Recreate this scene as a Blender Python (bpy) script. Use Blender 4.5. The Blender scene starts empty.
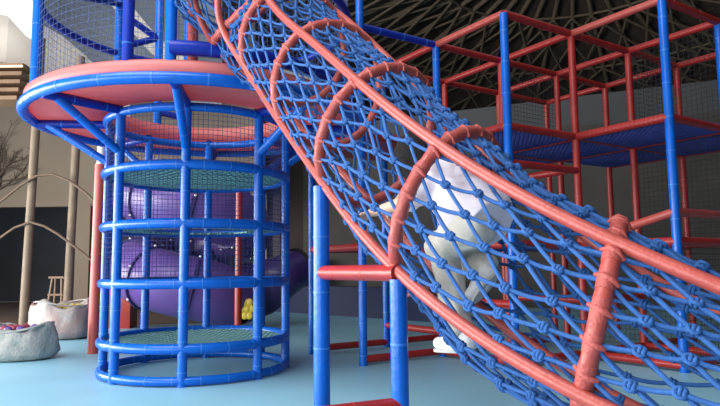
import bpy, math, random
import numpy as np
from mathutils import Vector, Matrix
random.seed(7)
sc = bpy.context.scene
COL = sc.collection
PI = math.pi
sc.view_settings.view_transform = 'Standard'
sc.view_settings.look = 'None'
sc.view_settings.gamma = 1.0
sc.view_settings.use_curve_mapping = False
sc.view_settings.exposure = 0.32
try:
    sc.cycles.use_denoising = True
    sc.cycles.max_bounces = 8
    sc.cycles.caustics_reflective = False
    sc.cycles.caustics_refractive = False
except Exception:
    pass

# ------------------------------------------------------------------ camera
FPX, PITCH, ROLL, EYE = 620.0, math.radians(5.9), math.radians(0.6), 1.0
cam = bpy.data.cameras.new('camera')
cam.sensor_width = 36.0
cam.lens = FPX / 720 * 36
cam_o = bpy.data.objects.new('camera', cam)
COL.objects.link(cam_o)
cam_o.matrix_world = (Matrix.Translation((0, 0, EYE)) @ Matrix.Rotation(PI / 2 + PITCH, 4, 'X')
                      @ Matrix.Rotation(-ROLL, 4, 'Z'))
cam.clip_end = 200
sc.camera = cam_o


def at(px, py, Y):
    """the point of the place that lies Y metres ahead along the sight line of a photo pixel"""
    u0, v0 = px - 360, py - 203
    c, s = math.cos(ROLL), math.sin(ROLL)
    u, v = c * u0 - s * v0, s * u0 + c * v0
    d = Vector((u / FPX, math.cos(PITCH) + v / FPX * math.sin(PITCH), math.sin(PITCH) - v / FPX * math.cos(PITCH)))
    return d * (Y / d.y) + Vector((0, 0, EYE))


# ------------------------------------------------------------------ materials
def srgb(r, g, b):
    def f(c):
        c /= 255.0
        return c / 12.92 if c <= .04045 else ((c + .055) / 1.055) ** 2.4
    return (f(r), f(g), f(b), 1)


def mat(name, col, rough=.5, var=.08, scale=6.0, bump=0.0, bscale=30.0, col2=None, spec=.5, metal=0.0, trans=0.0, sheen=0.0):
    m = bpy.data.materials.new(name)
    m.use_nodes = True
    nt = m.node_tree
    b = nt.nodes['Principled BSDF']
    tc = nt.nodes.new('ShaderNodeTexCoord')
    nz = nt.nodes.new('ShaderNodeTexNoise')
    nz.inputs['Scale'].default_value = scale
    nz.inputs['Detail'].default_value = 4
    nt.links.new(tc.outputs['Object'], nz.inputs['Vector'])
    rp = nt.nodes.new('ShaderNodeValToRGB')
    c = srgb(*col)
    if col2 is None:
        rp.color_ramp.elements[0].color = tuple(max(0, x * (1 - var)) for x in c[:3]) + (1,)
        rp.color_ramp.elements[1].color = tuple(min(1, x * (1 + var)) for x in c[:3]) + (1,)
    else:
        rp.color_ramp.elements[0].color = c
        rp.color_ramp.elements[1].color = srgb(*col2)
    rp.color_ramp.elements[0].position = .35
    rp.color_ramp.elements[1].position = .65
    nt.links.new(nz.outputs['Fac'], rp.inputs['Fac'])
    nt.links.new(rp.outputs['Color'], b.inputs['Base Color'])
    b.inputs['Roughness'].default_value = rough
    b.inputs['Specular IOR Level'].default_value = spec
    b.inputs['Metallic'].default_value = metal
    if trans:
        b.inputs['Transmission Weight'].default_value = trans
    if sheen:
        b.inputs['Sheen Weight'].default_value = sheen
    if bump:
        n2 = nt.nodes.new('ShaderNodeTexNoise')
        n2.inputs['Scale'].default_value = bscale
        n2.inputs['Detail'].default_value = 3
        nt.links.new(tc.outputs['Object'], n2.inputs['Vector'])
        bp = nt.nodes.new('ShaderNodeBump')
        bp.inputs['Strength'].default_value = bump
        bp.inputs['Distance'].default_value = .02
        nt.links.new(n2.outputs['Fac'], bp.inputs['Height'])
        nt.links.new(bp.outputs['Normal'], b.inputs['Normal'])
    return m


M = {}
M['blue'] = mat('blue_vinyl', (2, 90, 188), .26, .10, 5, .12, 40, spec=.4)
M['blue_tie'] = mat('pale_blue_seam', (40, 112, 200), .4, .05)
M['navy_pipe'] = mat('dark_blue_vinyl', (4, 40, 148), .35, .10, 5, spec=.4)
M['red'] = mat('red_vinyl', (152, 36, 33), .36, .10, 5, .1, 40)
M['red_tie'] = mat('pale_red_seam', (170, 56, 50), .4, .05)
M['coral'] = mat('coral_vinyl', (168, 72, 64), .38, .07, 9, .12, 60)
M['coral_wrap'] = mat('coral_tape', (170, 76, 70), .5, .10, 30, .3, 90)
M['rope'] = mat('blue_rope', (38, 92, 160), .7, .12, 40, .5, 260)
M['rope_dark'] = mat('dark_blue_rope', (30, 60, 150), .7, .12, 40)
M['net_blue'] = mat('deck_netting', (44, 56, 126), .7, .15, 20)
M['net_fine'] = mat('dark_blue_netting', (24, 34, 92), .8, .1, 20)
M['net_pale'] = mat('slate_netting', (70, 84, 130), .8, .1, 20)
M['net_black'] = mat('black_netting', (24, 24, 30), .8, .1, 20)
M['green'] = mat('teal_net', (118, 166, 164), .65, .15, 20)
M['pink'] = mat('pink_vinyl', (244, 148, 144), .42, .05, 3)
M['floor'] = mat('teal_floor_mat', (138, 188, 207), .42, .04, 1.3, .03, 60)
M['wood_floor'] = mat('brown_floor', (96, 74, 62), .5, .2, 3)
M['wall_grey'] = mat('grey_plaster', (74, 74, 76), .85, .06, 1.2)
M['wall_beige'] = mat('beige_plaster', (122, 107, 92), .85, .05, 1.2)
M['wall_dark'] = mat('charcoal_panel', (66, 68, 76), .7, .15, .8)
M['wall_low'] = mat('dark_taupe_shade', (66, 62, 58), .8, .15, 1.0)  # darker colour stands in for shade and dark objects low on the wall
M['wall_brown'] = mat('dark_brown_panel', (62, 48, 42), .7, .2, 1.0)
M['thatch'] = mat('dark_thatch', (62, 50, 40), .9, .3, 9, .5, 40)
M['rib'] = mat('grey_brown_rib', (98, 84, 68), .8, .15, 8)
M['white'] = mat('white_plaster', (226, 228, 230), .7, .03, 1)
M['grey_panel'] = mat('grey_panel', (128, 134, 140), .6, .05, 1)
M['stair_beige'] = mat('cream_plaster', (214, 200, 186), .7, .05, 1)
M['tread'] = mat('oak_tread', (132, 102, 78), .5, .15, 4)
M['pole_wood'] = mat('pale_timber', (118, 98, 78), .6, .14, 7, .2, 30)
M['cane'] = mat('brown_cane', (96, 72, 54), .6, .15, 10)
M['branch'] = mat('dry_branch', (92, 76, 62), .9, .2, 10)
M['purple'] = mat('purple_plastic', (94, 70, 136), .34, .06, 2)
M['purple_dark'] = mat('deep_purple_plastic', (58, 42, 96), .3, .06, 2)
M['bolt'] = mat('pale_bolt', (225, 225, 220), .3, .02)
M['yellow'] = mat('yellow_plastic', (216, 190, 60), .4, .05)
M['navy'] = mat('navy_padding', (22, 32, 72), .5, .1, 3)
M['black'] = mat('black_plastic', (26, 24, 28), .5, .1)
M['offwhite'] = mat('offwhite_board', (214, 208, 196), .6, .04)
M['sack'] = mat('woven_sack', (128, 136, 131), .6, .1, 7, .5, 30, col2=(168, 166, 160))
M['sack2'] = mat('clear_sack', (140, 136, 134), .35, .1, 5, .5, 18, col2=(154, 130, 126))
M['ball_purple'] = mat('purple_ball', (96, 70, 140), .4)
M['ball_red'] = mat('dull_red_ball', (150, 62, 78), .4)
M['ball_yellow'] = mat('yellow_ball', (206, 172, 70), .4)
M['ball_green'] = mat('pale_green_ball', (186, 190, 130), .4)
M['skin'] = mat('skin', (226, 186, 160), .5, .04, 12)
M['shirt'] = mat('white_cotton', (228, 218, 228), .85, .03, 14, .25, 26)
M['trouser'] = mat('pale_grey_cotton', (208, 202, 190), .85, .04, 14, .25, 26)
M['shoe'] = mat('white_canvas', (232, 230, 228), .7, .03, 20)
M['sole'] = mat('grey_sole', (190, 188, 184), .8, .03)
M['hair'] = mat('dark_hair', (46, 43, 44), .85, .25, 60, .5, 120, spec=.15)
M['eye'] = mat('eye', (30, 24, 22), .7, .02)
M['lip'] = mat('lip', (190, 116, 106), .5, .02)


def add_translucency(m, f):
    nt = m.node_tree
    b_ = nt.nodes['Principled BSDF']
    o_ = [n_ for n_ in nt.nodes if n_.type == 'OUTPUT_MATERIAL'][0]
    t_ = nt.nodes.new('ShaderNodeBsdfTranslucent')
    x_ = nt.nodes.new('ShaderNodeMixShader')
    nt.links.new(b_.inputs['Base Color'].links[0].from_socket, t_.inputs['Color'])
    x_.inputs[0].default_value = f
    nt.links.new(b_.outputs[0], x_.inputs[1])
    nt.links.new(t_.outputs[0], x_.inputs[2])
    nt.links.new(x_.outputs[0], o_.inputs[0])


add_translucency(M['pink'], .5)      # translucency added to brighten the shaded underside of the deck


def emission(name, col, s):
    m = bpy.data.materials.new(name)
    m.use_nodes = True
    nt = m.node_tree
    nt.nodes.clear()
    o = nt.nodes.new('ShaderNodeOutputMaterial')
    e = nt.nodes.new('ShaderNodeEmission')
    e.inputs[0].default_value = srgb(*col)
    e.inputs[1].default_value = s
    nt.links.new(e.outputs[0], o.inputs[0])
    return m


M['led'] = emission('warm_led', (255, 236, 200), 2.2)


# ------------------------------------------------------------------ mesh builder
class MB:
    def __init__(self):
        self.v, self.f, self.m, self.s = [], [], [], []

    def add(self, vs, fs, mi=0, smooth=True):
        o = len(self.v)
        self.v.extend(tuple(p) for p in vs)
        for f in fs:
            self.f.append(tuple(i + o for i in f))
            self.m.append(mi)
            self.s.append(smooth)

    def tube(self, pts, r, seg=10, mi=0, caps=True, closed=False):
        pts = [Vector(p) for p in pts]
        n = len(pts)
        rs = r if isinstance(r, (list, tuple)) else [r] * n
        T = []
        for i in range(n):
            a = pts[(i - 1) % n] if (closed or i > 0) else pts[0]
            b = pts[(i + 1) % n] if (closed or i < n - 1) else pts[-1]
            t = b - a
            T.append(t.normalized() if t.length > 1e-9 else Vector((0, 0, 1)))
        ref = Vector((0, 0, 1)) if abs(T[0].z) < .9 else Vector((1, 0, 0))
        nrm = (ref - T[0] * ref.dot(T[0])).normalized()
        vs = []
        frames = []
        for i in range(n):
            nrm = nrm - T[i] * nrm.dot(T[i])
            nrm = nrm.normalized() if nrm.length > 1e-6 else T[i].orthogonal().normalized()
            frames.append(nrm.copy())
        for i in range(n):
            bn = T[i].cross(frames[i])
            for k in range(seg):
                a = 2 * PI * k / seg
                vs.append(pts[i] + (frames[i] * math.cos(a) + bn * math.sin(a)) * rs[i])
        fs = []
        m = n if closed else n - 1
        for i in range(m):
            j = (i + 1) % n
            for k in range(seg):
                l = (k + 1) % seg
                fs.append((i * seg + k, i * seg + l, j * seg + l, j * seg + k))
        self.add(vs, fs, mi)
        if caps and not closed:
            self.add(vs[:seg], [tuple(reversed(range(seg)))], mi, False)
            self.add(vs[-seg:], [tuple(range(seg))], mi, False)

    def pipe(self, a, b, r, seg=14, tie=.42, tm=1, start=.16):
        """padded pipe: foam sleeve with thin raised seams"""
        a, b = Vector(a), Vector(b)
        L = (b - a).length
        d = (b - a) / L
        self.tube([a, b], r, seg)
        x = start
        while tie and x < L - .06:
            self.tube([a + d * (x - .005), a + d * (x + .005)], r * 1.035, seg, tm)
            x += tie

    def box(self, c, s, mi=0, rot=None):
        c = Vector(c)
        vs = []
        for x in (-.5, .5):
            for y in (-.5, .5):
                for z in (-.5, .5):
                    p = Vector((x * s[0], y * s[1], z * s[2]))
                    if rot is not None:
                        p = rot @ p
                    vs.append(c + p)
        self.add(vs, [(0, 1, 3, 2), (4, 6, 7, 5), (0, 4, 5, 1), (2, 3, 7, 6), (0, 2, 6, 4), (1, 5, 7, 3)], mi, False)

    def ball(self, c, r, nu=12, nv=8, mi=0, sq=(1, 1, 1)):
        c = Vector(c)
        vs = [c + Vector((0, 0, r * sq[2]))]
        for i in range(1, nv):
            a = PI * i / nv
            for k in range(nu):
                b = 2 * PI * k / nu
                vs.append(c + Vector((r * sq[0] * math.sin(a) * math.cos(b), r * sq[1] * math.sin(a) * math.sin(b), r * sq[2] * math.cos(a))))
        vs.append(c - Vector((0, 0, r * sq[2])))
        fs = [(0, 1 + k, 1 + (k + 1) % nu) for k in range(nu)]
        for i in range(nv - 2):
            for k in range(nu):
                l = (k + 1) % nu
                fs.append((1 + i * nu + k, 1 + (i + 1) * nu + k, 1 + (i + 1) * nu + l, 1 + i * nu + l))
        o = 1 + (nv - 2) * nu
        fs += [(o + k, len(vs) - 1, o + (k + 1) % nu) for k in range(nu)]
        self.add(vs, fs, mi)

    def build(self, name, mats, parent=None):
        off = parent_origin(parent)
        me = bpy.data.meshes.new(name)
        vs = self.v if off is None else [(x - off[0], y - off[1], z - off[2]) for x, y, z in self.v]
        me.from_pydata(vs, [], self.f)
        for m in (mats if isinstance(mats, (list, tuple)) else [mats]):
            me.materials.append(m)
        me.polygons.foreach_set('material_index', self.m)
        me.polygons.foreach_set('use_smooth', self.s)
        me.update()
        o = bpy.data.objects.new(name, me)
        COL.objects.link(o)
        if parent is not None:
            o.parent = parent
        return o


def parent_origin(p):
    if p is None:
        return None
    v = Vector((0, 0, 0))
    while p is not None:
        v += p.location
        p = p.parent
    return v


def thing(name, label, cat, loc=(0, 0, 0), group=None):
    o = bpy.data.objects.new(name, None)
    COL.objects.link(o)
    o.empty_display_size = .1
    o.location = loc
    o['label'] = label
    o['category'] = cat
    if group:
        o['group'] = group
    return o


def tag(o, label, cat, group=None, kind=None):
    o['label'] = label
    o['category'] = cat
    if group:
        o['group'] = group
    if kind:
        o['kind'] = kind
    return o


def structure(o, label=None):
    o['kind'] = 'structure'
    if label:
        o['label'] = label
    return o


def circle(c, r, z, n=64, a0=0, a1=2 * PI, end=False):
    m = n + 1 if end else n
    return [Vector((c[0] + r * math.cos(a0 + (a1 - a0) * k / n), c[1] + r * math.sin(a0 + (a1 - a0) * k / n), z)) for k in range(m)]


# ------------------------------------------------------------------ room shell
b = MB()
b.box((3, 8, -.08), (44, 40, .1))
structure(b.build('floor_timber', M['wood_floor']))
b = MB()
poly = [(-14, -6), (22, -6), (22, 20), (-3.2, 20.5), (-2.9, 11.6), (-14, 9.6)]
n = len(poly)
b.add([(x, y, 0) for x, y in poly] + [(x, y, -.03) for x, y in poly],
      [tuple(range(n))] + [(i, (i + 1) % n, n + (i + 1) % n, n + i) for i in range(n)][::1], 0, False)
structure(b.build('floor', M['floor']))


def wall(name, p, q, z0, z1, m, t=.2):
    p, q = Vector((p[0], p[1], 0)), Vector((q[0], q[1], 0))
    d = (q - p)
    b = MB()
    ang = math.atan2(d.y, d.x)
    c = (p + q) / 2
    b.box((c.x, c.y, (z0 + z1) / 2), (d.length, t, z1 - z0), 0, Matrix.Rotation(ang, 3, 'Z'))
    return structure(b.build(name, m))


wd = Vector((.906, -.423))
p0 = Vector((3.87, 15.0))
wall('wall_back', p0 - wd * 6.0, p0 + wd * 17, 4.25, 4.95, M['wall_grey'])
wall('wall_back_lower', p0 - wd * 6.0, p0 + wd * 17, 0, 4.25, M['wall_low'])
wall('wall_right', (19.2, -6), (19.2, 8.2), 0, 5.2, M['wall_grey'])
wall('wall_far', (-15, 20.6), (-3.2, 20.6), 0, 3.7, M['wall_dark'])
wall('wall_upper', (-15, 15.2), (-2.6, 15.2), 2.55, 8.5, M['wall_beige'])
wall('wall_center', (-5.2, 19.2), (-.2, 19.2), 0, 6.0, M['wall_brown'])
# pale columns and boards of the far wall
for i, (px, y0, w, mm) in enumerate([(84, 205, .34, 'wall_beige'), (103, 200, .42, 'wall_beige'), (236, 160, .5, 'wall_beige'), (262, 195, .3, 'offwhite'), (277, 195, .2, 'wall_beige'), (346, 225, .3, 'wall_grey')]):
    c = at(px, 260, 15.2 if i < 2 else 19.0)
    b = MB()
    zt = at(px, y0, c.y).z
    b.box((c.x, c.y, zt / 2), (w, .25, zt))
    structure(b.build('trim_%d' % (i + 1), M[mm]))

# ceiling: wide low thatched cone with log ribs
AP = Vector((5.5, 15.0, 9.6))
SL = .26


def cone(a, r, dz=0.0):
    return Vector((AP.x + r * math.cos(a), AP.y + r * math.sin(a), AP.z - SL * r - dz))


b = MB()
NR = 64
RM = 24.0


def reach(a):
    d = (math.degrees(a)) % 360
    return 8.6 if 138 < d < 222 else RM


vs = [AP] + [cone(2 * PI * k / NR, reach(2 * PI * k / NR)) for k in range(NR)]
b.add(vs, [(0, 1 + (k + 1) % NR, 1 + k) for k in range(NR)], 0, False)
# keep the daylight side open: drop the faces that reach out over the front left
keep = []
for f in b.f:
    c = sum((Vector(b.v[i]) for i in f), Vector()) / 3
    a = math.degrees(math.atan2(c.y - AP.y, c.x - AP.x))
    if not (-150 < a < -82):
        keep.append(f)
b.f = keep
b.m = [0] * len(keep)
b.s = [False] * len(keep)
ceil = structure(b.build('ceiling', M['thatch']))
b = MB()
for k in range(40):
    a = 2 * PI * k / 40
    if -150 < ((math.degrees(a) + 180) % 360 - 180) < -82:
        continue
    b.tube([cone(a, .5, .09), cone(a, reach(a) - .3, .09)], .07, 6)
for k in range(40):
    a = 2 * PI * k / 40
    for rr in (3.5, 6.5, 9.5, 13, 17):
        a2 = a + 2 * PI / 40
        if rr + 3.3 > reach(a) or rr + 3.3 > reach(a2 + .15) or rr + 3.3 > reach(a - .15):
            continue
        if -150 < ((math.degrees(a) + 180) % 360 - 180) < -78:
            continue
        b.tube([cone(a, rr, .12), cone(a2, rr, .12)], .045, 5)
        b.tube([cone(a, rr, .16), cone(a2 + .12, rr + 3.2, .16)], .04, 5)
        b.tube([cone(a2, rr, .2), cone(a - .12, rr + 3.2, .2)], .04, 5)
structure(b.build('trim_ceiling', M['rib'], None))

# ------------------------------------------------------------------ net tunnel
K = np.array([[-1.2234, 4.7647, 3.5977], [-0.8333, 4.8433, 3.0948], [-0.4794, 4.5828, 2.6658], [-0.191, 4.1106, 2.2215], [0.1157, 3.5575, 1.7458], [0.4405, 2.9973, 1.2525], [0.9103, 2.4154, 0.7744], [1.5929, 1.8584, 0.4125]])
TILT = np.array([[0.0, 0.0], [0.46, 0.053], [-0.17, -0.312], [0.106, -0.417], [0.222, -0.137], [0.292, -0.252], [0.393, -0.214], [0.0, 0.0]])
RA = np.array([[-0.3758, -0.4136, -0.5034, -0.5768, -0.6017, -0.5386, -0.4149, -0.2675], [0.6188, 0.6539, 0.7135, 0.838, 0.8905, 0.9826, 1.0431, 0.9132], [2.1155, 2.1611, 2.2403, 2.4008, 2.5814, 2.6411, 2.6709, 2.6884], [5.2657, 5.086, 4.9063, 4.7323, 4.5516, 4.347, 4.0546, 3.8595]])
RK = np.array([0.4225, 0.4389, 0.4188, 0.414, 0.4144, 0.403, 0.387, 0.3755])


def crv(a, s):
    i = int(min(max(math.floor(s), 0), 6))
    t = s - i
    p0, p1, p2, p3 = (a[min(max(k, 0), 7)] for k in (i - 1, i, i + 1, i + 2))
    return .5 * (2 * p1 + (p2 - p0) * t + (2 * p0 - 5 * p1 + 4 * p2 - p3) * t ** 2 + (3 * p1 - p0 - 3 * p2 + p3) * t ** 3)


def spl(s):
    n = len(K)
    A = np.zeros((n, n))
    bb = np.zeros((n, 3))
    A[0, 0] = A[-1, -1] = 1
    for i in range(1, n - 1):
        A[i, i - 1:i + 2] = [1, 4, 1]
        bb[i] = 6 * (K[i + 1] - 2 * K[i] + K[i - 1])
    m = np.linalg.solve(A, bb)
    i = int(min(max(math.floor(s), 0), n - 2))
    t = s - i
    a, c = K[i], K[i + 1]
    P = (1 - t) * a + t * c + ((1 - t) ** 3 - (1 - t)) * m[i] / 6 + (t ** 3 - t) * m[i + 1] / 6
    D = c - a + (1 - 3 * (1 - t) ** 2) * m[i] / 6 + (3 * t ** 2 - 1) * m[i + 1] / 6
    T = D / np.linalg.norm(D)
    S = np.cross(T, [0, 0, 1.0])
    S /= np.linalg.norm(S)
    return P, T, S, np.cross(S, T)


PS = .955
FOOT = at(458, 353, 3.05 * PS)


def surf(s, th, dr=0.0, tilted=True, sag=True):
    P, T, S, U = spl(s)
    if tilted:
        i = int(min(max(math.floor(s), 0), 6))
        t = s - i
        q = TILT[i] * (1 - t) + TILT[i + 1] * t
    else:
        q = (0, 0)
    a = (S + q[0] * T) / math.sqrt(1 + q[0] ** 2)
    c = (U + q[1] * T) / math.sqrt(1 + q[1] ** 2)
    rr = crv(RK, s) + dr
    if sag:
        w = math.sin(PI * (s % 1.0)) ** 2
        rr += .06 * w * max(0, -math.sin(th)) ** 2 - .035 * w * max(0, math.sin(th))
    p = Vector(P + rr * (math.cos(th) * a + math.sin(th) * c))
    if sag:
        d = (p - FOOT).length
        if d < .3:
            w = math.exp(-(d / .11) ** 2)
            p = p.lerp(FOOT + Vector((p.x - FOOT.x, p.y - FOOT.y, 0)) * .8, w * .7)
    return p


S0, S1 = 0.15, 7.0
NC = 23
ROWN = [5, 5, 5, 5, 5, 6, 6]
ROWS_S = [k + q / n_ for k, n_ in enumerate(ROWN) for q in range(n_)] + [7.0]
STARTS = [sum(ROWN[:k]) for k in range(8)]


def twist(row):
    return -.15 * max(0.0, row - 22) + .10 * min(row, 22)


tun = thing('net_tunnel', 'long blue rope climbing tunnel with coral hoops and rails sloping down across the middle', 'net tunnel', tuple(surf(7.0, -PI / 2)))
for ang in RA:
    b = MB()
    b.tube([surf(S0 + (S1 - S0) * k / 70, crv(ang, S0 + (S1 - S0) * k / 70), .01, False, False) for k in range(71)], .026, 14)
    b.build('rail', M['coral'], tun)
for k in range(0, 8):
    b = MB()
    s = max(k, S0)
    pts = [surf(s, 2 * PI * q / 80, 0, True, False) for q in range(80)]
    rad = [.031 + random.uniform(-.0016, .0016) for q in range(80)]
    b.tube(pts, rad, 12, 0, closed=True)
    # tape wraps where the net is tied on
    axp = Vector(spl(s)[1])
    for j in range(NC):
        th = 2 * PI * (j + (STARTS[k] % 2) / 2 + twist(STARTS[k])) / NC
        w = random.uniform(.09, .12)
        pa, pb, pc = surf(s, th - w, 0, True, False), surf(s, th, 0, True, False), surf(s, th + w * .8, 0, True, False)
        out = (pb - Vector(spl(s)[0])).normalized()
        b.tube([pa, pb, pc], [.0322, .0342 + random.uniform(0, .0015), .0325], 10, 1)
        b.tube([pb - axp * .044, pb - axp * .014 + out * .026, pb + axp * .014 + out * .026, pb + axp * .044], [.008, .0125, .0125, .008], 6, 1)
    b.build('hoop', [M['coral'], M['coral_wrap']], tun)



def knot(b, p, ax, nr, r=.0078):
    """a fat wrapped knot: rope coil around the crossing plus a loop over it"""
    ax = ax.normalized()
    nr = (nr - ax * nr.dot(ax)).normalized()
    sd = ax.cross(nr)
    pts = []
    for k in range(19):
        a = 2 * PI * 2.2 * k / 18
        pts.append(p + ax * (-.015 + .030 * k / 18) + nr * .0115 * math.cos(a) + sd * .0135 * math.sin(a))
    b.tube(pts, r, 6)
    pts = []
    for k in range(9):
        a = 2 * PI * k / 9
        pts.append(p + nr * .006 + ax * .019 * math.cos(a) + (sd * .8 + nr * .5) * .018 * math.sin(a))
    b.tube(pts, r * .9, 6, closed=True)


node = {}
for row, s in enumerate(ROWS_S):
    on = row in STARTS
    for j in range(NC):
        th = 2 * PI * (j + (row % 2) / 2 + twist(row)) / NC
        rnd = random.Random(row * 100 + j)
        ds = 0 if on else rnd.uniform(-.016, .016)
        dt = 0 if on else rnd.uniform(-.03, .03)
        node[(row, j)] = surf(min(max(s + ds, S0), 7), th + dt)
for bay in range(7):
    b = MB()
    big = 1.0 if bay > 3 else .85
    for row in range(STARTS[bay], STARTS[bay + 1]):
        ctr = Vector(spl(ROWS_S[row])[0])
        cmid = Vector(spl((ROWS_S[row] + ROWS_S[row + 1]) / 2)[0])
        for j in range(NC):
            p = node[(row, j)]
            for dj in (0, 1):
                q = node[(row + 1, (j + dj - (0 if row % 2 else 1)) % NC)]
                off = .006 if dj else -.006
                mid = (p + q) / 2
                nr = (mid - cmid).normalized()
                sag = Vector((0, 0, -.007 * random.uniform(.4, 1.5))) - nr * random.uniform(-.003, .006)
                b.tube([p + nr * off, p.lerp(q, .25) + sag * .75, mid + sag, p.lerp(q, .75) + sag * .75, q + nr * off], random.uniform(.0080, .0090), 7, 0, caps=False)
            if row not in STARTS:
                up = node[(row + 1, j)] - node[(row - 1, j)]
                knot(b, p, up, p - ctr, .0076 * big)
    b.build('rope_net', M['rope'], tun)

# ------------------------------------------------------------------ posts that carry the tunnel
r = .046
sa, sb = 4.165, 5.225
pa = surf(sa, crv(RA[0], sa), .01, False, False)
pb = surf(sb, crv(RA[0], sb), .01, False, False)
post_a = Vector((pa.x - .005, pa.y - .01, pa.z - .03))
post_b = Vector((pb.x - .005, pb.y - .0, pb.z - .03))
sup = thing('tunnel_stand', 'blue padded posts joined by red padded bars propping up the rope tunnel', 'support frame', (post_a.x, post_a.y, 0))
for p, rr in ((post_a, .045), (post_b, .039)):
    b = MB()
    b.pipe((p.x, p.y, 0), (p.x, p.y, p.z), rr, 20, .3, 1, p.z % .3 + .02)
    b.build('post', [M['blue'], M['blue_tie']], sup)
b = MB()
u = (post_b - post_a)
u.z = 0
u.normalize()
b.pipe(Vector((post_a.x, post_a.y, .972)) + u * .02, (post_b.x, post_b.y, .972), .038, 18, .3)
b.build('crossbar', [M['red'], M['red_tie']], sup)
b = MB()
b.pipe((post_b.x - .62, post_b.y - .3, .40), (post_b.x, post_b.y, .40), .038, 18, .3)
b.build('crossbar', [M['red'], M['red_tie']], sup)
b = MB()
b.pipe((post_b.x - .62, post_b.y - .3, 0), (post_b.x - .62, post_b.y - .3, .44), .042, 18, .3)
b.build('post', [M['blue'], M['blue_tie']], sup)

# ------------------------------------------------------------------ climbing tower
TC = (-1.65, 6.29)
RT = .885
tower = thing('climbing_tower', 'round blue climbing cage with level rings and green net floors under the pink platform', 'climbing tower', (TC[0], TC[1], 0))
LV = [.045, .315, .87, 1.40, 1.92, 2.44]
rads = [.04, .045, .045, .045, .045, .04]
for z, rr in zip(LV, rads):
    b = MB()
    b.tube(circle(TC, RT, z, 72), rr, 12, closed=True)
    for k in range(0, 72, 3):
        c = circle(TC, RT, z, 72)
        b.tube([c[k].lerp(c[(k + 1) % 72], .44), c[k].lerp(c[(k + 1) % 72], .56)], rr * 1.04, 12, 1)
    b.build('ring', [M['blue'], M['blue_tie']], tower)
base = math.atan2(5.38 - TC[1], -1.53 - TC[0])
for k in range(8):
    a = base + k * PI / 4
    x, y = TC[0] + RT * math.cos(a), TC[1] + RT * math.sin(a)
    b = MB()
    b.pipe((x, y, 0), (x, y, 2.46), .043, 14, .26, 1, .12)
    b.build('post', [M['blue'], M['blue_tie']], tower)
for z in (.315, .87, 1.40, 1.92):
    b = MB()
    hole = z in (.87, 1.40)
    w = 1 / math.sqrt(2)
    st = .075
    for k in range(-14, 15):
        c = k * st
        h = math.sqrt(max(0, (RT - .03) ** 2 - c * c))
        if h < .1:
            continue
        for dx, dy in ((w, w), (w, -w)):
            nx, ny = -dy, dx
            segs = [(-h, h)]
            if hole:
                hh = .52
                if abs(c) < hh:
                    q = math.sqrt(hh * hh - c * c)
                    segs = [(-h, -q), (q, h)]
            for s0, s1 in segs:
                N_ = 8
                pts = []
                for i in range(N_ + 1):
                    t = s0 + (s1 - s0) * i / N_
                    x, y = nx * c + dx * t, ny * c + dy * t
                    pts.append((TC[0] + x, TC[1] + y, z - .03 * (1 - (x * x + y * y) / RT ** 2)))
                b.tube(pts, .011, 5, 0, caps=False)
    b.build('net_floor', M['green'], tower)
b = MB()
nv = 128
for k in range(nv):
    a = 2 * PI * k / nv
    b.tube([(TC[0] + (RT - .01) * math.cos(a), TC[1] + (RT - .01) * math.sin(a), z) for z in (.88, 2.44)], .0018, 4, 0, caps=False)
for i in range(int(1.56 / .045)):
    b.tube(circle(TC, RT - .01, .89 + i * .045, 64), .0018, 4, 0, closed=True)
b.build('safety_net', M['net_fine'], tower)

# ------------------------------------------------------------------ round platform with its caged railing
ZD, RD = 2.48, 1.60
plat = thing('round_platform', 'round pink padded platform with blue rim and netted blue railing above the tower', 'platform', (TC[0], TC[1], ZD))
b = MB()
nn = 96
prof = [(RT - .02, ZD + .02), (RD - .02, ZD + .02), (RD + .01, ZD + .07), (RD + .01, ZD + .13), (RD - .03, ZD + .16), (RT - .02, ZD + .16)]
vs, fs = [], []
for k in range(nn):
    a = 2 * PI * k / nn
    for rr, z in prof:
        vs.append((TC[0] + rr * math.cos(a), TC[1] + rr * math.sin(a), z))
m_ = len(prof)
for k in range(nn):
    l = (k + 1) % nn
    for i in range(m_):
        j = (i + 1) % m_
        fs.append((k * m_ + i, l * m_ + i, l * m_ + j, k * m_ + j))
b.add(vs, fs)
b.build('deck', M['pink'], plat)
b = MB()
b.tube(circle(TC, RD + .01, ZD, 96), .05, 14, closed=True)
cc = circle(TC, RD + .01, ZD, 96)
for k in range(0, 96, 4):
    b.tube([cc[k].lerp(cc[(k + 1) % 96], .44), cc[k].lerp(cc[(k + 1) % 96], .56)], .052, 14, 1)
b.build('rim', [M['blue'], M['blue_tie']], plat)
for k in range(8):
    a = base + k * PI / 4
    ca, sa = math.cos(a), math.sin(a)
    b = MB()
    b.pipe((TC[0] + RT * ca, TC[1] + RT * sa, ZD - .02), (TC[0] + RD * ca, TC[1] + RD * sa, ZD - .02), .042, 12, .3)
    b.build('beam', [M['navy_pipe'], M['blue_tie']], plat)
    b = MB()
    b.pipe((TC[0] + (RT + .02) * ca, TC[1] + (RT + .02) * sa, ZD - .40), (TC[0] + (RD - .12) * ca, TC[1] + (RD - .12) * sa, ZD - .03), .038, 12, .3)
    b.build('brace', [M['blue'], M['blue_tie']], plat)
ZT = 4.42
cage_px = [(37, 40, -1), (119, 40, 1), (128, 40, -1), (159, 48, 1), (171, 40, -1), (188, 40, 1)]
angs = []
RC = RD - .06
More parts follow.
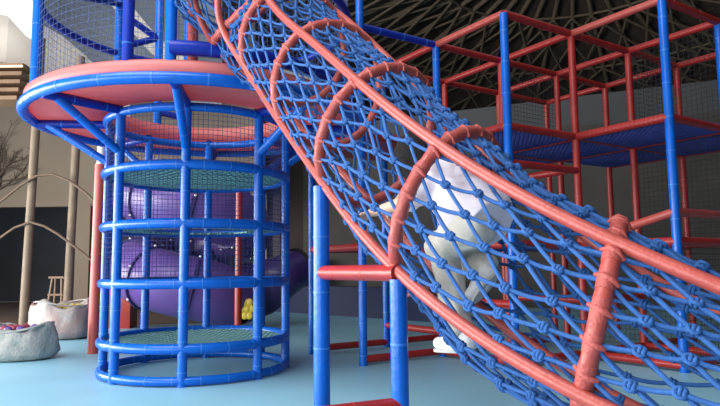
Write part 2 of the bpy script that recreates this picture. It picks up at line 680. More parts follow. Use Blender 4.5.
for px, py, side in cage_px:
    # where the sight line in plan meets the railing circle, near (-1) or far (+1)
    d = at(px, py, 1.0)
    dx, dy = d.x, 1.0
    A_ = dx * dx + dy * dy
    B_ = -2 * (dx * TC[0] + dy * TC[1])
    C_ = TC[0] ** 2 + TC[1] ** 2 - RC ** 2
    disc = B_ * B_ - 4 * A_ * C_
    t = (-B_ + side * math.sqrt(max(disc, 0))) / (2 * A_)
    a = math.atan2(t * dy - TC[1], t * dx - TC[0])
    angs.append(a)
    b = MB()
    x, y = TC[0] + RC * math.cos(a), TC[1] + RC * math.sin(a)
    b.pipe((x, y, ZD + .14), (x, y, ZT), .045 if side < 0 else .05, 14, .4)
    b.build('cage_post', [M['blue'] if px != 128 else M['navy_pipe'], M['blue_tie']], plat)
for z in (3.58,):
    b = MB()
    b.tube(circle(TC, RC, z, 64), .04, 12, closed=True)
    b.build('cage_ring', M['navy_pipe'], plat)
b = MB()
af = angs[4]
b.tube(circle(TC, RC + .02, ZD + .26, 24, af, af + 1.2, True), .06, 14)
for k in range(1, 6):
    p = circle(TC, RC + .02, ZD + .26, 24, af, af + 1.2, True)
    b.tube([p[k * 4].lerp(p[k * 4 - 1], .05), p[k * 4].lerp(p[k * 4 - 1], -.05)], .062, 14, 1)
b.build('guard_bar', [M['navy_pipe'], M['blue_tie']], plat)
for (i, z0, j, z1) in ((0, 3.52, 1, 4.2), (1, 3.66, 3, 3.9), (1, 4.1, 3, 3.88), (3, 2.95, 5, 2.9)):
    b = MB()
    q = [Vector((TC[0] + RC * math.cos(angs[x]), TC[1] + RC * math.sin(angs[x]), z)) for x, z in ((i, z0), (j, z1))]
    b.tube(q, .04, 12)
    b.build('cage_bar', M['navy_pipe'], plat)
b = MB()
xr = at(193, 40, 5.0)
b.pipe((xr.x, xr.y, ZD + .14), (xr.x, xr.y, 4.0), .042, 14, .5)
b.build('gate_post', [M['coral'], M['red_tie']], plat)
b = MB()
for k in range(150):
    a = 2 * PI * k / 150
    b.tube([(TC[0] + RC * math.cos(a), TC[1] + RC * math.sin(a), z) for z in (ZD + .15, ZT)], .0017, 4, 0, caps=False)
for i in range(24):
    b.tube(circle(TC, RC, ZD + .2 + i * .065, 64), .0017, 4, 0, closed=True)
b.build('safety_net', M['net_pale'], plat)

# ------------------------------------------------------------------ red padded pole left of the tower
p = at(93, 345, 7.6)
rp = thing('padded_pole', 'tall coral padded pole standing beside the blue climbing tower', 'pole', (p.x, p.y, 0))
b = MB()
b.tube([(p.x, p.y, .0), (p.x + .02, p.y, 2.3)], .066, 18)
b.build('foam_sleeve', M['coral'], rp)
b = MB()
b.tube([(p.x + .02, p.y, 2.3), (p.x + .02, p.y, ZD + .05)], .045, 14)
b.build('core_pole', M['offwhite'], rp)

# ------------------------------------------------------------------ play frame
GO, GA, GB = (1.5014, 6.164), 0.58444, 1.07137
ZTOP, ZMID, ZLOW = 3.586, 2.408, 1.21


def N(i, j, z=0.0):
    return Vector((GO[0] - i * GB * math.sin(GA) + j * GB * math.cos(GA), GO[1] + i * GB * math.cos(GA) + j * GB * math.sin(GA), z))


fr = thing('jungle_gym', 'tall red and blue padded pipe play frame with net decks behind the rope tunnel', 'play frame', N(0, 0))
BLUE = {(0, 0), (-1, 1), (1, 0), (1, -1), (2, -1), (2, 0), (-1, 2)}
posts = {(0, 0): ZTOP, (-1, 1): ZTOP, (1, 0): ZTOP, (1, -1): 4.3, (2, -1): 2.41, (2, 0): ZTOP, (-1, 2): ZTOP, (0, 1): ZTOP, (0, 2): ZTOP, (1, 2): ZTOP,
         (2, 1): ZTOP, (1, 1): ZTOP, (1, 3): ZTOP, (0, 3): ZTOP, (2, 2): ZTOP, (2, 3): ZTOP, (-1, 3): ZTOP, (3, 1): 2.41, (3, 2): 2.41}
for (i, j), z in posts.items():
    b = MB()
    bl = (i, j) in BLUE
    b.pipe(N(i, j, 0), N(i, j, z), .043 if bl else .041, 12, .33, 1, .1)
    o = b.build('post', [M['blue'], M['blue_tie']] if bl else [M['red'], M['red_tie']], fr)
    o['label'] = 'blue padded post' if bl else 'red padded post'


def beam(a, c, z, z2=None, r=.04, m='red', tie=.33):
    b = MB()
    b.pipe(N(*a, z), N(*c, z if z2 is None else z2), r, 12, tie)
    return b.build('beam', [M[m], M['red_tie'] if m != 'navy_pipe' else M['blue_tie']], fr)


for a, c in [((0, 0), (1, 0)), ((1, 0), (2, 0)), ((0, 0), (0, 1)), ((0, 1), (-1, 1)), ((0, 1), (1, 1)), ((1, 1), (2, 1)), ((1, 0), (1, 1)), ((1, 1), (1, 2)),
             ((0, 1), (0, 2)), ((0, 2), (0, 3)), ((-1, 2), (0, 2)), ((0, 2), (1, 2)), ((1, 2), (2, 2)), ((2, 1), (2, 2)), ((2, 2), (2, 3)), ((-1, 3), (0, 3)),
             ((0, 3), (1, 3)), ((1, 3), (2, 3)), ((-1, 1), (-1, 2)), ((1, 2), (1, 3)), ((2, 0), (2, 1))]:
    beam(a, c, ZTOP, m='coral' if (a, c) in (((0, 0), (1, 0)), ((0, 1), (-1, 1))) else 'red', tie=.5)
beam((1, 0), (1, -1), ZTOP, m='navy_pipe')
for a, c in [((0, 0), (0, 1)), ((0, 1), (1, 1)), ((1, 0), (1, 1)), ((0, 0), (1, 0)), ((0, 1), (0, 2)), ((-1, 2), (0, 2)), ((0, 2), (1, 2)), ((1, 1), (1, 2)), ((0, 2), (0, 3)),
             ((-1, 3), (0, 3)), ((0, 3), (1, 3)), ((-1, 1), (-1, 2)), ((1, 1), (2, 1)), ((2, 0), (2, 1)), ((2, 1), (2, 2)), ((1, 2), (2, 2)), ((1, 0), (2, 0)), ((1, 0), (1, -1)), ((1, -1), (2, -1))]:
    beam(a, c, ZMID)
beam((0, 1), (-1, 1), ZMID, m='red', r=.044, tie=.05).name = 'laced_beam'
beam((0, 0), (0, 1), 2.03)
beam((0, 1), (1, 1), 2.05)
for a, c in [((0, 0), (0, 1)), ((0, 0), (1, 0)), ((0, 1), (1, 1)), ((1, 0), (1, 1)), ((0, 1), (0, 2)), ((0, 2), (0, 3)), ((1, 1), (1, 2)), ((-1, 2), (0, 2)), ((2, -1), (1, -1)), ((2, -1), (2, 0)), ((2, 0), (2, 1)), ((0, 2), (1, 2))]:
    beam(a, c, ZLOW)
for a, c in [((0, 1), (-1, 1)), ((-1, 1), (-1, 2))]:
    beam(a, c, ZLOW, r=.044, tie=.05).name = 'laced_beam'
beam((0, 1), (-1, 1), 1.24, 1.49, .043, 'coral')
beam((-1, 1), (-1, 2), 1.49, None, .043, 'coral')
beam((0, 0), (1, 0), .62)
for a, c in [((1, -1), (1, 0)), ((2, -1), (2, 0)), ((0, 1), (-1, 1)), ((-1, 1), (-1, 2)), ((0, 0), (0, 1)), ((0, 1), (0, 2)), ((0, 2), (-1, 2)), ((0, 0), (1, 0)), ((1, 1), (1, 2)), ((0, 2), (0, 3))]:
    beam(a, c, .06)
beam((2, 0), (1, 0), .27)
beam((2, 0), (2, 1), .06)
beam((0, 1), (0, 2), .62)
beam((0, 1), (1, 1), .62)


def deck_net(i, j, z, name='net_deck', st=.045, r=.007):
    """diagonal rope lattice filling one bay, sagging slightly"""
    b = MB()
    n = int(GB * 2 / st / 1.414)
    for fam in (0, 1):
        for k in range(-n, n + 1):
            pts = []
            for q in range(0, 9):
                pass
            c = k * st * 1.414 / GB
            t0, t1 = max(0, -c), min(1, 1 - c)
            if t1 - t0 < .05:
                continue
            for q in range(5):
                t = t0 + (t1 - t0) * q / 4
                u, v = t, t + c
                if fam:
                    v = 1 - v
                p = N(i + u, j + v, z)
                p.z -= .06 * 4 * u * (1 - u) * 4 * v * (1 - v) * .5
                pts.append(p)
            b.tube(pts, r, 4, 0, caps=False)
    return b.build(name, M['net_blue'], fr)


for i, j in [(-1, 1), (0, 1), (0, 0), (0, 2), (-1, 2), (1, 1)]:
    deck_net(i, j, ZMID - .02)
for i, j in [(0, 0), (0, 1)]:
    deck_net(i, j, ZLOW - .02)


b = MB()
q4 = [N(1, -1, ZMID - .05), N(1, 0, ZMID - .05), N(2, 0, ZMID - .05), N(2, -1, ZMID - .05)]
b.add(q4 + [p_ + Vector((0, 0, .08)) for p_ in q4], [(0, 1, 2, 3), (7, 6, 5, 4), (0, 4, 5, 1), (1, 5, 6, 2), (2, 6, 7, 3), (3, 7, 4, 0)], 0, False)
o = b.build('deck_panel', M['red'], fr)
o['label'] = 'solid red deck panel'


def side_net(a, c, z0, z1, st=.055, r=.0022):
    b = MB()
    p, q = N(*a), N(*c)
    L = (q - p).length
    n = int(L / st)
    for k in range(n + 1):
        x = p.lerp(q, k / n)
        b.tube([(x.x, x.y, z0), (x.x, x.y, z1)], r, 4, 0, caps=False)
    n = int((z1 - z0) / st)
    for k in range(n + 1):
        z = z0 + (z1 - z0) * k / n
        b.tube([(p.x, p.y, z), (q.x, q.y, z)], r, 4, 0, caps=False)
    return b.build('side_net', M['net_black'], fr)


for a, c in [((-1, 2), (0, 2)), ((0, 2), (0, 3)), ((1, 1), (1, 2))]:
    side_net(a, c, ZMID, ZTOP)
for a, c in [((-1, 2), (0, 2)), ((0, 2), (1, 2)), ((-1, 1), (-1, 2))]:
    side_net(a, c, .06, ZLOW)
for a, c in [((-1, 2), (0, 2)), ]:
    side_net(a, c, ZLOW, ZMID)

# ------------------------------------------------------------------ purple tube slide behind the tower
sl = thing('tube_slide', 'purple plastic spiral tube slide winding down behind the blue climbing tower', 'slide', (-2.85, 10.6, 0))
path = []
SX, SY = -2.86, 10.6
for k in range(0, 73):
    a = math.radians(135 + k * 540 / 72 + 15)
    path.append(Vector((SX + .85 * math.cos(a), SY + .85 * math.sin(a), 2.47 - 1.93 * k / 72)))
tail = path[-1]
TRr = .49
step = 6
for k in range(0, 72, step):
    b = MB()
    seg = path[k:k + step + 1]
    b.tube(seg, TRr, 24, 0, caps=False)
    b.tube(seg, TRr - .012, 24, 0, caps=False)
    b.build('tube_segment', M['purple'], sl)
    b = MB()
    d = (path[min(k + 1, 72)] - path[max(k - 1, 0)]).normalized()
    b.tube([path[k] - d * .018, path[k] + d * .018], TRr + .035, 24, 0, caps=True)
    fl = b.build('flange', M['purple_dark'], sl)
    e1 = d.orthogonal().normalized()
    e2 = d.cross(e1)
    for q in range(6):
        a = 2 * PI * q / 6
        c = MB()
        c.ball(path[k] + (e1 * math.cos(a) + e2 * math.sin(a)) * (TRr + .032), .022, 8, 6)
        c.build('bolt', M['bolt'], fl)
b = MB()
e = at(262, 288, 10.7)
f = at(298, 268, 11.3)
b.tube([path[-1], path[-1].lerp(e, .5) + Vector((0, .3, 0)), e, e.lerp(f, .6), f], [TRr, TRr, TRr * .95, .38, .34], 24, 0, caps=False)
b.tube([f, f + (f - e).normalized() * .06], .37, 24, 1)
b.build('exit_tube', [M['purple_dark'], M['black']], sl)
# yellow flower plaque on the slide
fl0 = at(247, 309, 9.8)
b = MB()
for k in range(6):
    a = 2 * PI * k / 6
    b.ball(fl0 + Vector((.075 * math.cos(a), 0, .12 * math.sin(a))), .06, 10, 6, 0, (1, .3, 1))
b.ball(fl0, .06, 10, 6, 0, (1, .45, 1))
b.build('flower_plaque', M['yellow'], sl)
p = at(238, 324, 9.12)
rp = thing('slide_post', 'slim red padded post standing in front of the purple slide', 'post', (p.x, p.y, 0))
b = MB()
b.pipe((p.x, p.y, 0), (p.x, p.y, 2.42), .055, 14, .5)
b.build('foam_sleeve', [M['red'], M['red_tie']], rp)
q = at(122, 318, 10.9)
b = MB()
b.box((q.x, q.y, .32), (.4, .35, .64))
b.box((q.x, q.y, .66), (.36, .31, .04))
tag(b.build('foam_block', M['red']), 'red foam block on the floor behind the coral padded pole', 'foam block')

# ------------------------------------------------------------------ timber lattice at the far left
lat = thing('timber_lattice', 'pale timber poles with curved cane arches behind the two toy sacks', 'lattice', at(28, 325, 10.4))
lat.location.z = 0
Yl = 10.4
poles = []
for (px0, py0, px1, py1, Y) in ((23, 324, 38, 95, Yl), (67, 300, 78, 110, Yl + .1)):
    p, q = at(px0, py0, Y), at(px1, py1, Y)
    p.z = 0
    b = MB()
    b.tube([p, q, q + (q - p) * .25], .07, 12)
    b.build('pole', M['pole_wood'], lat)
for pts in ([(-30, 222), (0, 202), (20, 186), (36, 176), (52, 174), (70, 181), (86, 193), (100, 207), (112, 222)],
            [(-20, 262), (0, 238), (14, 228), (30, 222), (44, 226), (58, 234), (70, 243), (84, 254), (98, 266)]):
    b = MB()
    b.tube([at(x, y, Yl - .09) for x, y in pts], .022, 8)
    b.build('arch', M['cane'], lat)
# small timber step stool behind the sacks
c = at(58, 299, 10.9)
stl = thing('step_stool', 'small timber step stool behind the further toy sack', 'stool', (c.x, c.y, 0))
for sx in (-1, 1):
    for sy in (-1, 1):
        b = MB()
        b.tube([(c.x + sx * .15, c.y + sy * .16, 0), (c.x + sx * .08, c.y + sy * .06, .86)], .02, 8)
        b.build('leg', M['tread'], stl)
b = MB()
b.box((c.x, c.y, .875), (.26, .2, .035))
b.build('top_step', M['tread'], stl)
for z in (.3, .58):
    b = MB()
    b.box((c.x, c.y - .12 + z * .06, z), (.26, .06, .03))
    b.build('rung', M['tread'], stl)
# dry branch decoration on the upper wall
b = MB()
rnd = random.Random(3)
root = at(-6, 190, 15.06)
for k in range(16):
    a = rnd.uniform(.35, 1.5)
    L = rnd.uniform(.7, 1.5)
    pts = [root + Vector((rnd.uniform(-.3, .2), 0, rnd.uniform(0, .5)))]
    for i in range(5):
        a += rnd.uniform(-.4, .4)
        pts.append(pts[-1] + Vector((math.cos(a), rnd.uniform(-.12, .04), math.sin(a))) * L / 5)
    b.tube(pts, [.02, .018, .015, .012, .009, .006], 5)
    for i in (2, 3, 4):
        q = pts[i] + Vector((rnd.uniform(-.3, .3), -.05, rnd.uniform(-.1, .35)))
        b.tube([pts[i], (pts[i] + q) / 2 + Vector((0, 0, .04)), q], [.01, .008, .004], 4)
tag(b.build('dry_branches', M['branch']), 'bunch of dry bare branches against the beige upper wall', 'branches')

# ------------------------------------------------------------------ white curved staircase, upper left
st = thing('curved_staircase', 'white sweeping staircase with timber treads high up beyond the railing', 'staircase', at(60, 110, 12.5))


def sweep_band(up, lo, Y0, Y1, m, name, th=.12):
    n = len(up)
    b = MB()
    vs = []
    for k in range(n):
        Y = Y0 + (Y1 - Y0) * k / (n - 1)
        u, l = at(*up[k], Y), at(*lo[k], Y)
        vs += [u, l, u + Vector((0, th, 0)), l + Vector((0, th, 0))]
    fs = []
    for k in range(n - 1):
        o, q = k * 4, k * 4 + 4
        fs += [(o, o + 1, q + 1, q), (o + 2, q + 2, q + 3, o + 3), (o, q, q + 2, o + 2), (o + 1, o + 3, q + 3, q + 1)]
    fs += [(0, 2, 3, 1), ((n - 1) * 4, (n - 1) * 4 + 1, (n - 1) * 4 + 3, (n - 1) * 4 + 2)]
    b.add(vs, fs, 0, False)
    return b.build(name, m, st)


sweep_band([(-40, -60), (10, -2), (38, 22), (62, 36), (84, 54), (104, 74), (130, 95)], [(-40, 60), (6, 62), (34, 92), (60, 96), (84, 100), (104, 104), (130, 120)], 12.0, 13.4, M['stair_beige'], 'balustrade')
sweep_band([(-60, -90), (0, -90), (44, -90), (84, -90), (130, -90), (170, -90), (222, -90)], [(-60, 46), (8, 44), (44, 50), (84, 75), (120, 92), (170, 100), (222, 110)], 13.2, 14.2, M['grey_panel'], 'inner_wall')
sweep_band([(80, -60), (104, -40), (118, -12), (132, 6), (150, 28), (170, 48), (200, 66)], [(80, -40), (100, -10), (112, 6), (126, 24), (144, 46), (165, 66), (200, 84)], 12.6, 13.4, M['stair_beige'], 'hand_rail')
sweep_band([(-60, -80), (-20, -70), (10, -60), (28, -55), (38, -50)], [(-60, 8), (-20, 9), (6, 14), (26, 36), (38, 44)], 11.75, 11.7, M['white'], 'landing')
for k in range(5):
    y = 69 + k * 8
    p, q = at(-50, y, 11.6 - k * .1), at(30 - k * 1.5, y + 1, 11.6 - k * .1)
    c = (p + q) / 2
    b = MB()
    b.box(c, ((q - p).length, .5, .07))
    b.build('tread', M['tread'], st)
    if k == 0:
        b = MB()
        b.box(c + Vector((0, -.27, -.03)), ((q - p).length, .03, .03))
        b.build('light_strip', M['led'], st)

# ------------------------------------------------------------------ low navy padding, cabinet at the back
p, q = at(250, 302, 15.4), at(452, 321, 11.2)
p.z = q.z = 0
d = q - p
c = (p + q) / 2
b = MB()
b.box((c.x, c.y, .3), (d.length, .3, .6), 0, Matrix.Rotation(math.atan2(d.y, d.x), 3, 'Z'))
tag(b.build('padded_barrier', M['navy']), 'long low navy padded barrier along the back of the blue floor', 'barrier')
c = at(308, 270, 16.6)
cb = thing('cabinet', 'small white cabinet standing against the dark brown wall', 'cabinet', (c.x, c.y, 0))
b = MB()
b.box((c.x, c.y, .62), (.55, .45, 1.24))
b.build('body', M['offwhite'], cb)
b = MB()
b.box((c.x, c.y - .235, .62), (.5, .02, 1.1))
b.build('door', M['offwhite'], cb)

# ------------------------------------------------------------------ toy sacks on the floor
def sack(name, label, cx, cy, R, Hh, m, seed, sq=(1, .8)):
    rnd = random.Random(seed)
    ph = [rnd.uniform(0, 6.28) for _ in range(8)]
    t = thing(name, label, 'sack', (cx, cy, 0))
    b = MB()
    nu, prof = 56, [(.0, .0), (.7, 0), (.93, .06), (1.0, .25), (.99, .5), (.95, .75), (.9, .95), (.86, 1.02), (.8, .96), (.7, .78), (.4, .72), (0, .7)]
    vs = []
    for i, (pr, pz) in enumerate(prof):
        for k in range(nu):
            a = 2 * PI * k / nu
            w = 1 + (.05 * math.sin(3 * a + ph[0]) + .035 * math.sin(7 * a + ph[1] + pz * 4) + .02 * math.sin(13 * a + ph[2] - pz * 6)) * min(1, pz * 3 + .2)
            z = Hh * pz * (1 + (.10 * math.sin(2 * a + ph[3]) + .08 * math.sin(5 * a + ph[4])) * (pz > .6))
            vs.append((cx + R * sq[0] * pr * w * math.cos(a), cy + R * sq[1] * pr * w * math.sin(a), z))
    fs = []
    for i in range(len(prof) - 1):
        for k in range(nu):
            l = (k + 1) % nu
            fs.append((i * nu + k, i * nu + l, (i + 1) * nu + l, (i + 1) * nu + k))
    b.add(vs, fs)
    b.build('bag', m, t)
    c = MB()
    c.tube([(cx + R * sq[0] * .86 * math.cos(a) * 1.02, cy + R * sq[1] * .86 * math.sin(a) * 1.02, Hh * 1.02 + .04 * math.sin(2 * a + ph[3])) for a in [2 * PI * k / 40 for k in range(40)]], .014, 6, closed=True)
    c.build('rolled_edge', m, t)
    return t


s1 = at(20, 346, 7.2)
sack('toy_sack', 'grey woven sack of purple and red balls, nearer of the two on the floor', s1.x - .02, s1.y, .42, .36, M['sack'], 1)
s2 = at(62, 320, 9.3)
sack('toy_sack', 'tall pale plastic sack topped with yellow toys, further of the two on the floor', s2.x, s2.y, .45, .50, M['sack2'], 5)
rnd = random.Random(12)
for (cx, cy, z, R, kinds, n) in ((s1.x, s1.y, .30, .26, (('ball_purple', 'purple play ball', 'small purple play ball heaped in the nearer grey sack', 'purple balls in the nearer sack'), ('ball_red', 'red play ball', 'small dull red play ball heaped in the nearer grey sack', 'red balls in the nearer sack')), 16),
                                 (s2.x + .05, s2.y, .42, .26, (('ball_yellow', 'yellow play ball', 'small yellow play ball on top of the further sack', 'yellow balls in the further sack'), ('ball_green', 'pale green play ball', 'small pale green play ball on top of the further sack', 'green balls in the further sack')), 14)):
    pts = []
    tries = 0
    while len(pts) < n and tries < 900:
        tries += 1
        a, rr = rnd.uniform(0, 2 * PI), R * math.sqrt(rnd.random())
        c = Vector((cx + rr * math.cos(a), cy + .75 * rr * math.sin(a), z + .035))
        if all((c - x).length > .098 for x in pts):
            pts.append(c)
    for i, c in enumerate(pts):
        k = kinds[i % 2]
        bb = MB()
        bb.ball((0, 0, 0), .048, 14, 10)
        o = bb.build('play_ball', M[k[0]])
        o.location = c
        tag(o, k[2], 'ball', k[3])


# ------------------------------------------------------------------ person
def surface_nets(f, org, h):
    sgn = f < 0
    nx, ny, nz = f.shape
    acc = np.zeros((nx - 1, ny - 1, nz - 1, 3), np.float32)
    cnt = np.zeros((nx - 1, ny - 1, nz - 1), np.float32)
    for ax in range(3):
        o = [(0, 0), (0, 1), (1, 0), (1, 1)]
        for (u, v) in o:
            d = [0, 0, 0]
            oth = [k for k in range(3) if k != ax]
            d[oth[0]], d[oth[1]] = u, v
            e = list(d)
            e[ax] = 1
            s0 = tuple(slice(d[k], d[k] + f.shape[k] - 1) for k in range(3))
            s1 = tuple(slice(e[k], e[k] + f.shape[k] - 1) for k in range(3))
            a, c = f[s0], f[s1]
            cr = (a < 0) != (c < 0)
            t = np.where(cr, a / np.where(cr, a - c, 1), 0)
            for k in range(3):
                acc[..., k] += np.where(cr, (t if k == ax else d[k]), 0)
            cnt += cr
    act = cnt > 0
    idx = -np.ones(act.shape, np.int64)
    idx[act] = np.arange(act.sum())
    base = np.argwhere(act)
    V = (base + acc[act] / cnt[act][:, None]) * h + org
    F = []
    for ax in range(3):
        oth = [k for k in range(3) if k != ax]
        s0 = [slice(1, f.shape[k] - 1) for k in range(3)]
        s1 = [slice(1, f.shape[k] - 1) for k in range(3)]
        s0[ax] = slice(0, f.shape[ax] - 1)
        s1[ax] = slice(1, f.shape[ax])
        a, c = sgn[tuple(s0)], sgn[tuple(s1)]
        E_ = np.argwhere(a != c)
        if not len(E_):
            continue
        fl = a[tuple(E_.T)]
        P = E_.copy()
        P[:, oth[0]] += 1
        P[:, oth[1]] += 1
        def cell(du, dv):
            q = P.copy()
            q[:, oth[0]] -= du
            q[:, oth[1]] -= dv
            return idx[tuple(q.T)]
        Q = np.stack([cell(1, 1), cell(0, 1), cell(0, 0), cell(1, 0)], 1)
        if ax == 1:
            fl = ~fl
        Q[~fl] = Q[~fl][:, ::-1]
        F.append(Q)
    return V, np.concatenate(F)


def sdf_mesh(name, caps, m, parent, h=.006, k=.02, cuts=(), wrinkle=0.0, shrink=0.0):
    """one smooth surface round tapered capsules (a, b, ra, rb[, k])"""
    A = np.array([list(c[0]) for c in caps])
    B = np.array([list(c[1]) for c in caps])
    rm = max(max(c[2], c[3]) for c in caps) + .03
    lo = np.minimum(A, B).min(0) - rm
    hi = np.maximum(A, B).max(0) + rm
    n = np.ceil((hi - lo) / h).astype(int) + 1
    g = np.stack(np.meshgrid(*[lo[i] + h * np.arange(n[i]) for i in range(3)], indexing='ij'), -1).astype(np.float32)
    f = np.full(g.shape[:3], 9.0, np.float32)
    for c in caps:
        a, bb_, ra, rb = np.array(c[0], np.float32), np.array(c[1], np.float32), c[2], c[3]
        kk = c[4] if len(c) > 4 else k
        r_ = max(ra, rb) + .06
        l0 = np.maximum(((np.minimum(a, bb_) - r_ - lo) / h).astype(int), 0)
        l1 = np.minimum(((np.maximum(a, bb_) + r_ - lo) / h).astype(int) + 1, n)
        sl_ = tuple(slice(l0[i], l1[i]) for i in range(3))
        G = g[sl_]
        ab = bb_ - a
        L2 = float(ab @ ab) + 1e-9
        t = np.clip(((G - a) @ ab) / L2, 0, 1)
        d = np.linalg.norm(G - a - t[..., None] * ab, axis=-1) - (ra + (rb - ra) * t)
        F0 = f[sl_]
        hh = np.clip(.5 + .5 * (F0 - d) / kk, 0, 1)
        f[sl_] = F0 * (1 - hh) + d * hh - kk * hh * (1 - hh)
    if wrinkle:
        x, y, z = g[..., 0], g[..., 1], g[..., 2]
        f += wrinkle * (np.sin(38 * x + 20 * z + 3 * np.sin(16 * y)) * np.sin(26 * z - 18 * y + 2 * np.sin(21 * x)) + .5 * np.sin(70 * z + 30 * x + 2 * np.sin(40 * y)))
    for (p, nrm) in cuts:   # keep the side the normal points away from
        p = np.array(p, np.float32)
        nrm = np.array(nrm, np.float32)
        nrm /= np.linalg.norm(nrm)
        f = np.maximum(f, (g - p) @ nrm)
    V, Fq = surface_nets(f, lo, h)
    b = MB()
    b.v = [tuple(float(q) for q in v) for v in V]
    b.f = [tuple(int(q) for q in q4) for q4 in Fq]
    b.m = [0] * len(b.f)
    b.s = [True] * len(b.f)
    return b.build(name, m, parent)


J = dict(pel=at(475, 215, 2.98 * PS), wai=at(464, 202, 3.06 * PS), che=at(449, 186, 3.16 * PS), nek=at(431, 171, 3.25 * PS), hed=at(413, 157, 3.33 * PS),
         shn=at(434, 181, 3.10 * PS), eln=at(410, 201, 3.08 * PS), wrn=at(375, 212, 3.28 * PS),
         shf=at(441, 170, 3.38 * PS), elf=at(414, 184, 3.52 * PS), wrf=at(399, 200, 3.62 * PS),
         hin=at(473, 225, 2.92 * PS), knn=at(441, 247, 3.18 * PS), ann=at(461, 329, 3.04 * PS),
         hif=at(479, 219, 3.10 * PS), knf=at(455, 254, 3.40 * PS), anf=at(488, 266, 3.14 * PS))
rootp = J['pel'].copy()
per = thing('person', 'person in white shirt, pale trousers and white shoes crawling up inside the rope tunnel', 'person', tuple(rootp))
sp = (J['che'] - J['pel']).normalized()
fwd = (J['hed'] - J['nek']).normalized()
# hand
def hand(w, e, dn, curl):
    """palm, four fingers and a thumb; returns capsules"""
    d = (w - e).normalized()
    dn = (dn - d * dn.dot(d)).normalized()
    sd = d.cross(dn)
    out = []
    pc = w + d * .045
    for q in (-1.5, -.5, .5, 1.5):
        k0 = w + d * .075 + sd * q * .017
        out.append((w + d * .01 + sd * q * .01, k0, .012, .0115, .012))
        L = {-1.5: .048, -.5: .06, .5: .064, 1.5: .056}[q]
        d1 = (d * math.cos(curl) + dn * math.sin(curl)).normalized()
        d2 = (d * math.cos(curl * 2.4) + dn * math.sin(curl * 2.4)).normalized()
        m1 = k0 + d1 * L * .55
        out.append((k0, m1, .0092, .0085, .004))
        out.append((m1, m1 + d2 * L * .5, .0085, .0072, .004))
    t0 = w + d * .022 + sd * .028
    t1 = t0 + (d * .6 + sd * .7 + dn * .25).normalized() * .036
    out.append((w + d * .015 + sd * .012, t0, .014, .012, .01))
    out.append((t0, t1, .0105, .0095, .004))
    out.append((t1, t1 + (d * .95 + sd * .1 + dn * .4).normalized() * .028, .0092, .0078, .004))
    return out


down = Vector((0, 0, -1))
hd = J['hed']
side = Vector((.62, -.78, 0)).normalized()          # towards the camera side of the head
look = (Vector((-.45, .60, .35))).normalized()      # looks up the tunnel
upv = (Vector((0, 0, 1)) - look * look.z).normalized()
lat_ = look.cross(upv)
body = [(J['pel'], J['wai'], .105, .095, .04), (J['wai'], J['che'], .095, .105, .04), (J['che'], J['nek'], .10, .05, .04),
        (J['nek'], hd - upv * .05, .043, .042, .02),
        (hd - look * .015 + upv * .015, hd + look * .015 + upv * .015, .088, .085, .02), (hd + look * .03 - upv * .03, hd + look * .055 - upv * .062, .062, .04, .02),
        (hd + look * .092 - upv * .0, hd + look * .106 - upv * .026, .010, .014, .012),
        (hd + lat_ * .085 - upv * .01, hd + lat_ * .092 + upv * .022, .012, .014, .006), (hd - lat_ * .085 - upv * .01, hd - lat_ * .092 + upv * .022, .012, .014, .006),
        (J['nek'], J['shn'], .05, .055, .03), (J['nek'], J['shf'], .05, .055, .03),
        (J['shn'], J['eln'], .045, .036, .02), (J['eln'], J['wrn'], .036, .024, .02),
        (J['shf'], J['elf'], .045, .036, .02), (J['elf'], J['wrf'], .036, .024, .02),
        (J['pel'], J['hin'], .09, .085, .03), (J['pel'], J['hif'], .09, .085, .03),
        (J['hin'], J['knn'], .08, .052, .03), (J['knn'], J['ann'], .05, .034, .02),
        (J['hif'], J['knf'], .08, .052, .03), (J['knf'], J['anf'], .05, .034, .02)]
body += hand(J['wrn'], J['eln'], Vector((.1, -.2, -1)), .45) + hand(J['wrf'], J['elf'], Vector((.1, .2, -1)), .45)
sdf_mesh('body', body, M['skin'], per, .0055, .02)
for s_ in (-1, 1):
    b = MB()
    b.ball(hd + look * .083 + lat_ * .032 * s_ + upv * .012, .009, 10, 8)
    b.build('eye', M['eye'], per)
b = MB()
b.tube([hd + look * .088 - upv * .056 + lat_ * x for x in (-.022, 0, .022)], [.003, .006, .003], 8)
b.build('mouth', M['lip'], per)
hair = [(hd + lat_ * .03 - look * .01, hd + lat_ * .035 + look * .01 - upv * .02, .075, .07), (hd - lat_ * .03 - look * .01, hd - lat_ * .035 + look * .01 - upv * .02, .075, .07), (hd - look * .03 + upv * .025, hd - look * .005 + upv * .035, .094, .094), (hd - look * .045 - upv * .045, hd - look * .03 + upv * .02, .07, .09),
        (hd + look * .045 + upv * .065, hd - look * .02 + upv * .04, .045, .085)]
hair = [(c_[0], c_[1], c_[2] + .009, c_[3] + .009) for c_ in hair]
sdf_mesh('hair', hair, M['hair'], per, .006, .02, wrinkle=.002)
slv = J['shn'].lerp(J['eln'], .95)
slf = J['shf'].lerp(J['elf'], .95)
ax_n = (J['eln'] - J['shn'])
shirt = [(J['pel'] + sp * .01, J['wai'], .140, .132, .05), (J['wai'], J['che'], .132, .132, .05), (J['che'], J['nek'] - sp * .01, .125, .07, .05),
         (J['nek'], J['shn'], .062, .07, .03), (J['nek'], J['shf'], .062, .07, .03), (J['shn'], slv, .064, .056, .03), (J['shf'], slf, .064, .056, .03),
         (J['pel'] + Vector((.02, 0, .03)), J['wai'], .14, .13, .05), (J['pel'] - sp * .10 + Vector((0, 0, .03)), J['pel'], .125, .13, .05)]
sdf_mesh('shirt', shirt, M['shirt'], per, .006, .03, wrinkle=.0045, cuts=[(J['pel'] - sp * .115, -sp), (J['nek'] + sp * .022, sp)])
d_n = (J['ann'] - J['knn']).normalized()
d_f = (J['anf'] - J['knf']).normalized()
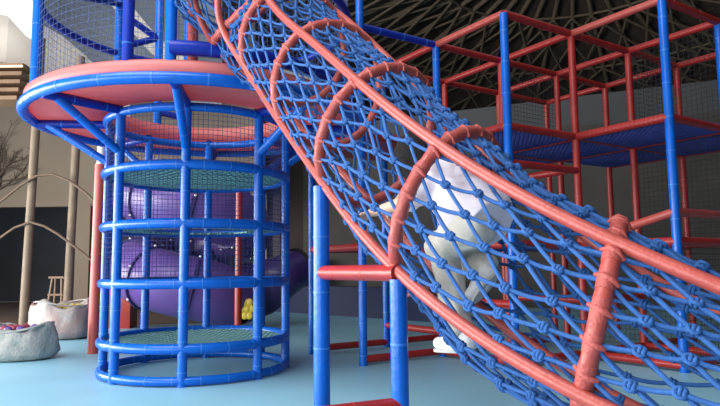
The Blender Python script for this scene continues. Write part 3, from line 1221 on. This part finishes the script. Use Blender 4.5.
trou = [(J['wai'] - sp * .02, J['pel'], .10, .108, .04), (J['pel'], J['hin'], .105, .10, .04), (J['pel'], J['hif'], .105, .10, .04),
        (J['hin'], J['knn'], .096, .078, .03), (J['knn'], J['knn'].lerp(J['ann'], .5), .074, .064, .03), (J['knn'].lerp(J['ann'], .5), J['ann'] - d_n * .01, .064, .054, .03),
        (J['hif'], J['knf'], .108, .08, .04), (J['knf'], J['anf'] - d_f * .01, .078, .058, .03)]
sdf_mesh('trousers', trou, M['trouser'], per, .006, .025, wrinkle=.0055)


def shoe(an, heel, toe, up):
    up = up.normalized()
    d = (toe - heel).normalized()
    up = (up - d * up.dot(d)).normalized()
    caps = [(heel, heel.lerp(toe, .55), .034, .036, .02), (heel.lerp(toe, .5), toe, .037, .028, .02), (heel + up * .02, an, .036, .036, .02), (an, heel.lerp(toe, .5), .034, .032, .02)]
    s_ = sdf_mesh('shoe', caps, M['shoe'], per, .005, .02)
    b = MB()
    sd = d.cross(up)
    vs = []
    n_ = 28
    L = (toe - heel).length
    for lvl in (-.040, -.026):
        for k in range(n_):
            a = 2 * PI * k / n_
            w = .036 + .005 * math.cos(a)
            vs.append(heel.lerp(toe, .5) + d * (L / 2 + .03) * math.cos(a) + sd * w * math.sin(a) + up * lvl)
    fs = [tuple(range(n_ - 1, -1, -1)), tuple(range(n_, 2 * n_))] + [(k, (k + 1) % n_, n_ + (k + 1) % n_, n_ + k) for k in range(n_)]
    b.add(vs, fs, 0, False)
    b.build('sole', M['sole'], s_)


shoe(J['ann'] + Vector((0, 0, -.01)), at(470, 344, 3.00 * PS), at(439, 343, 3.12 * PS), Vector((0, 0, 1)))
shoe(J['anf'], at(490, 273, 3.10 * PS), at(470, 295, 3.06 * PS), Vector((-.5, .4, .3)))

# ------------------------------------------------------------------ light
w = bpy.data.worlds.new('World')
sc.world = w
w.use_nodes = True
bg = w.node_tree.nodes['Background']
bg.inputs[0].default_value = (.86, .93, 1.0, 1)
bg.inputs[1].default_value = .25


def area(name, loc, target, sx, sy, power, col=(1, 1, 1)):
    l = bpy.data.lights.new(name, 'AREA')
    l.shape = 'RECTANGLE'
    l.size, l.size_y = sx, sy
    l.energy = power
    l.color = col
    o = bpy.data.objects.new(name, l)
    COL.objects.link(o)
    o.location = loc
    o.rotation_euler = (Vector(target) - Vector(loc)).to_track_quat('-Z', 'Y').to_euler()
    return o


area('window_daylight', (-10.8, 3.5, 1.9), (0, 4, 1.4), 14, 3.4, 2000, (1, .99, .97))
area('front_daylight', (-6.0, -4.5, 1.8), (-1.0, 5, 1.8), 8, 3.4, 420, (.98, .99, 1))
area('overhead_fill', (-3.6, 1.6, 7.5), (-2.2, 3.4, 0), 6, 5, 600, (.97, .99, 1))  # unseen overhead fill, added to brighten the floor and the deck underside
